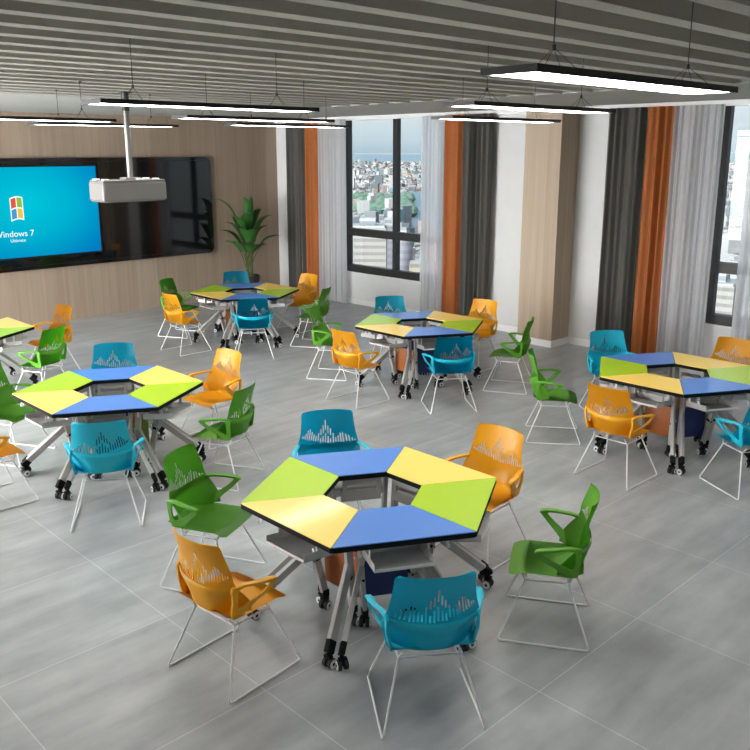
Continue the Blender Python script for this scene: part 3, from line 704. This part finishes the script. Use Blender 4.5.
def facade(name, wall, win, fh, vert=0):
    m = bpy.data.materials.new(name); m.use_nodes = True; nt = m.node_tree; b_ = nt.nodes['Principled BSDF']; N = nt.nodes.new; L = nt.links.new
    t_ = N('ShaderNodeTexCoord'); s_ = N('ShaderNodeSeparateXYZ'); L(t_.outputs['Object'], s_.inputs[0])
    d_ = N('ShaderNodeMath'); d_.operation = 'DIVIDE'; d_.inputs[1].default_value = fh; L(s_.outputs[2], d_.inputs[0])
    f_ = N('ShaderNodeMath'); f_.operation = 'FRACT'; L(d_.outputs[0], f_.inputs[0]); g_ = N('ShaderNodeMath'); g_.operation = 'GREATER_THAN'; g_.inputs[1].default_value = .55; L(f_.outputs[0], g_.inputs[0])
    mx = N('ShaderNodeMix'); mx.data_type = 'RGBA'; mx.inputs[6].default_value = s2l(wall); mx.inputs[7].default_value = s2l(win); L(g_.outputs[0], mx.inputs[0])
    L(mx.outputs[2], b_.inputs['Base Color']); b_.inputs['Roughness'].default_value = .7; return m
FM = [facade('facade_white', (56, 55, 51), (34, 34, 33), 2.6), facade('facade_violet', (46, 47, 55), (31, 32, 40), 3.4), facade('facade_cream', (79, 74, 63), (52, 48, 43), 3.4), facade('facade_grey', (66, 69, 71), (39, 44, 48), 3.4)]
cr_rng = random.Random(11)
def tower(az, d, w, dep, top, mi, label, rnd_=False, rz=.3):
    p = pol(az, d); t = thing('tower_building', label, 'building', (p.x, p.y, GZ), rz, 'towers close to the building')
    h = top - GZ; b = MB()
    if rnd_: b.lathe([(w / 2, 0), (w / 2, h)], 32)
    else: b.box(-w / 2, w / 2, -dep / 2, dep / 2, 0, h)
    obj('facade', b.mesh('facade', FM[mi]), t)
    b = MB(); b.box(-w * .25, w * .2, -dep * .2, dep * .25, h, h + 3.5); b.box(-w / 2.2, w / 2.2, -dep / 2.2, dep / 2.2, h, h + .8); obj('roof_plant', b.mesh('roof_plant', FM[3]), t)
def azpx(px): # azimuth in the room for a picture column
    d = cf + cr * ((px - 368.68) / 840.96); return math.degrees(math.atan2(d.y, d.x))
tower(azpx(369), 330, 12.5, 14, -26, 0, 'white banded tower low in the left window', rz=.75)
tower(azpx(388), 420, 5.5, 8, -33, 1, 'narrow violet tower beside the white banded tower', rz=.75)
tower(azpx(404), 380, 7.2, 8, -34, 1, 'round violet grey tower right of the left window mullion', True)
tower(azpx(419), 360, 7, 9, -44, 2, 'cream block at the lower right of the left window', rz=.8)
tower(azpx(352), 520, 10, 12, -52, 3, 'grey block left of the white banded tower', rz=.7)
tower(azpx(713), 300, 14, 12, -40, 0, 'white flat roofed block low in the right window', rz=.2)
tower(azpx(728), 420, 9, 12, -50, 3, 'pale grey block low in the right window', rz=.3)
# thousands of far roofs nobody could count
rc = random.Random(21); cv, cfc, cmi = [], [], []
def city_box(x, y, w, dp, h, a, mi):
    c_, s_ = math.cos(a), math.sin(a); n0 = len(cv)
    for zz in (GZ, GZ + h):
        for ux, uy in ((-w, -dp), (w, -dp), (w, dp), (-w, dp)): cv.append((x + (ux * c_ - uy * s_) / 2, y + (ux * s_ + uy * c_) / 2, zz))
    for q in ((4, 5, 6, 7), (0, 1, 5, 4), (1, 2, 6, 5), (2, 3, 7, 6), (3, 0, 4, 7)): cfc.append([n0 + k_ for k_ in q]); cmi.append(mi)
for i in range(17000):
    d = 560 * (13.0 ** rc.random()); az = rc.uniform(12, 62)
    p = pol(az, d)
    if 37.5 < az < 43.4 and 850 < d < 2100: continue
    if rc.random() < .10 and 1400 < d < 2400: continue
    w, dp = rc.uniform(5, 15) * (1 + d / 5000), rc.uniform(5, 14) * (1 + d / 5000); h = rc.uniform(4, 13) + (rc.random() < .04) * rc.uniform(8, 24)
    city_box(p.x, p.y, w, dp, h, rc.uniform(0, 1.5), rc.choice((0, 0, 0, 1, 2, 3, 3, 4, 5)))
cme = bpy.data.meshes.new('city_roofs'); cme.from_pydata(cv, [], cfc); cme.polygons.foreach_set('material_index', cmi); cme.update()
for m_ in [mat('city_white', (81, 82, 82), .8, noise=.1, nscale=.05), mat('city_cream', (73, 70, 64), .8, noise=.1, nscale=.05), mat('city_grey', (54, 58, 61), .8, noise=.1, nscale=.05), mat('city_dark', (29, 35, 40), .8, noise=.1, nscale=.05), mat('city_teal', (28, 54, 59), .8, noise=.1, nscale=.05), mat('city_rose', (66, 54, 50), .8, noise=.1, nscale=.05)]: cme.materials.append(m_)
tag(obj('city_roofs', cme),
    'dense spread of small pale city buildings reaching the horizon', 'city', None, 'stuff')
b = MB()
for i in range(420):
    d = rc.uniform(1250, 1750); az = rc.uniform(43.2, 47.6) if rc.random() < .35 else rc.uniform(16, 62)
    if az < 43.2 and az > 37.5: continue
    p = pol(az, d); r_ = rc.uniform(7, 14)
    b.lathe([(r_ * .5, 0), (r_, r_ * .5), (r_ * .8, r_ * 1.0), (r_ * .2, r_ * 1.3)], 7, (p.x, p.y, GZ))
tag(obj('city_trees', b.mesh('city_trees', mat('tree_green', (22, 47, 34), .9, noise=.2, nscale=.1))), 'dark green belt of trees between the city blocks', 'trees', None, 'stuff')
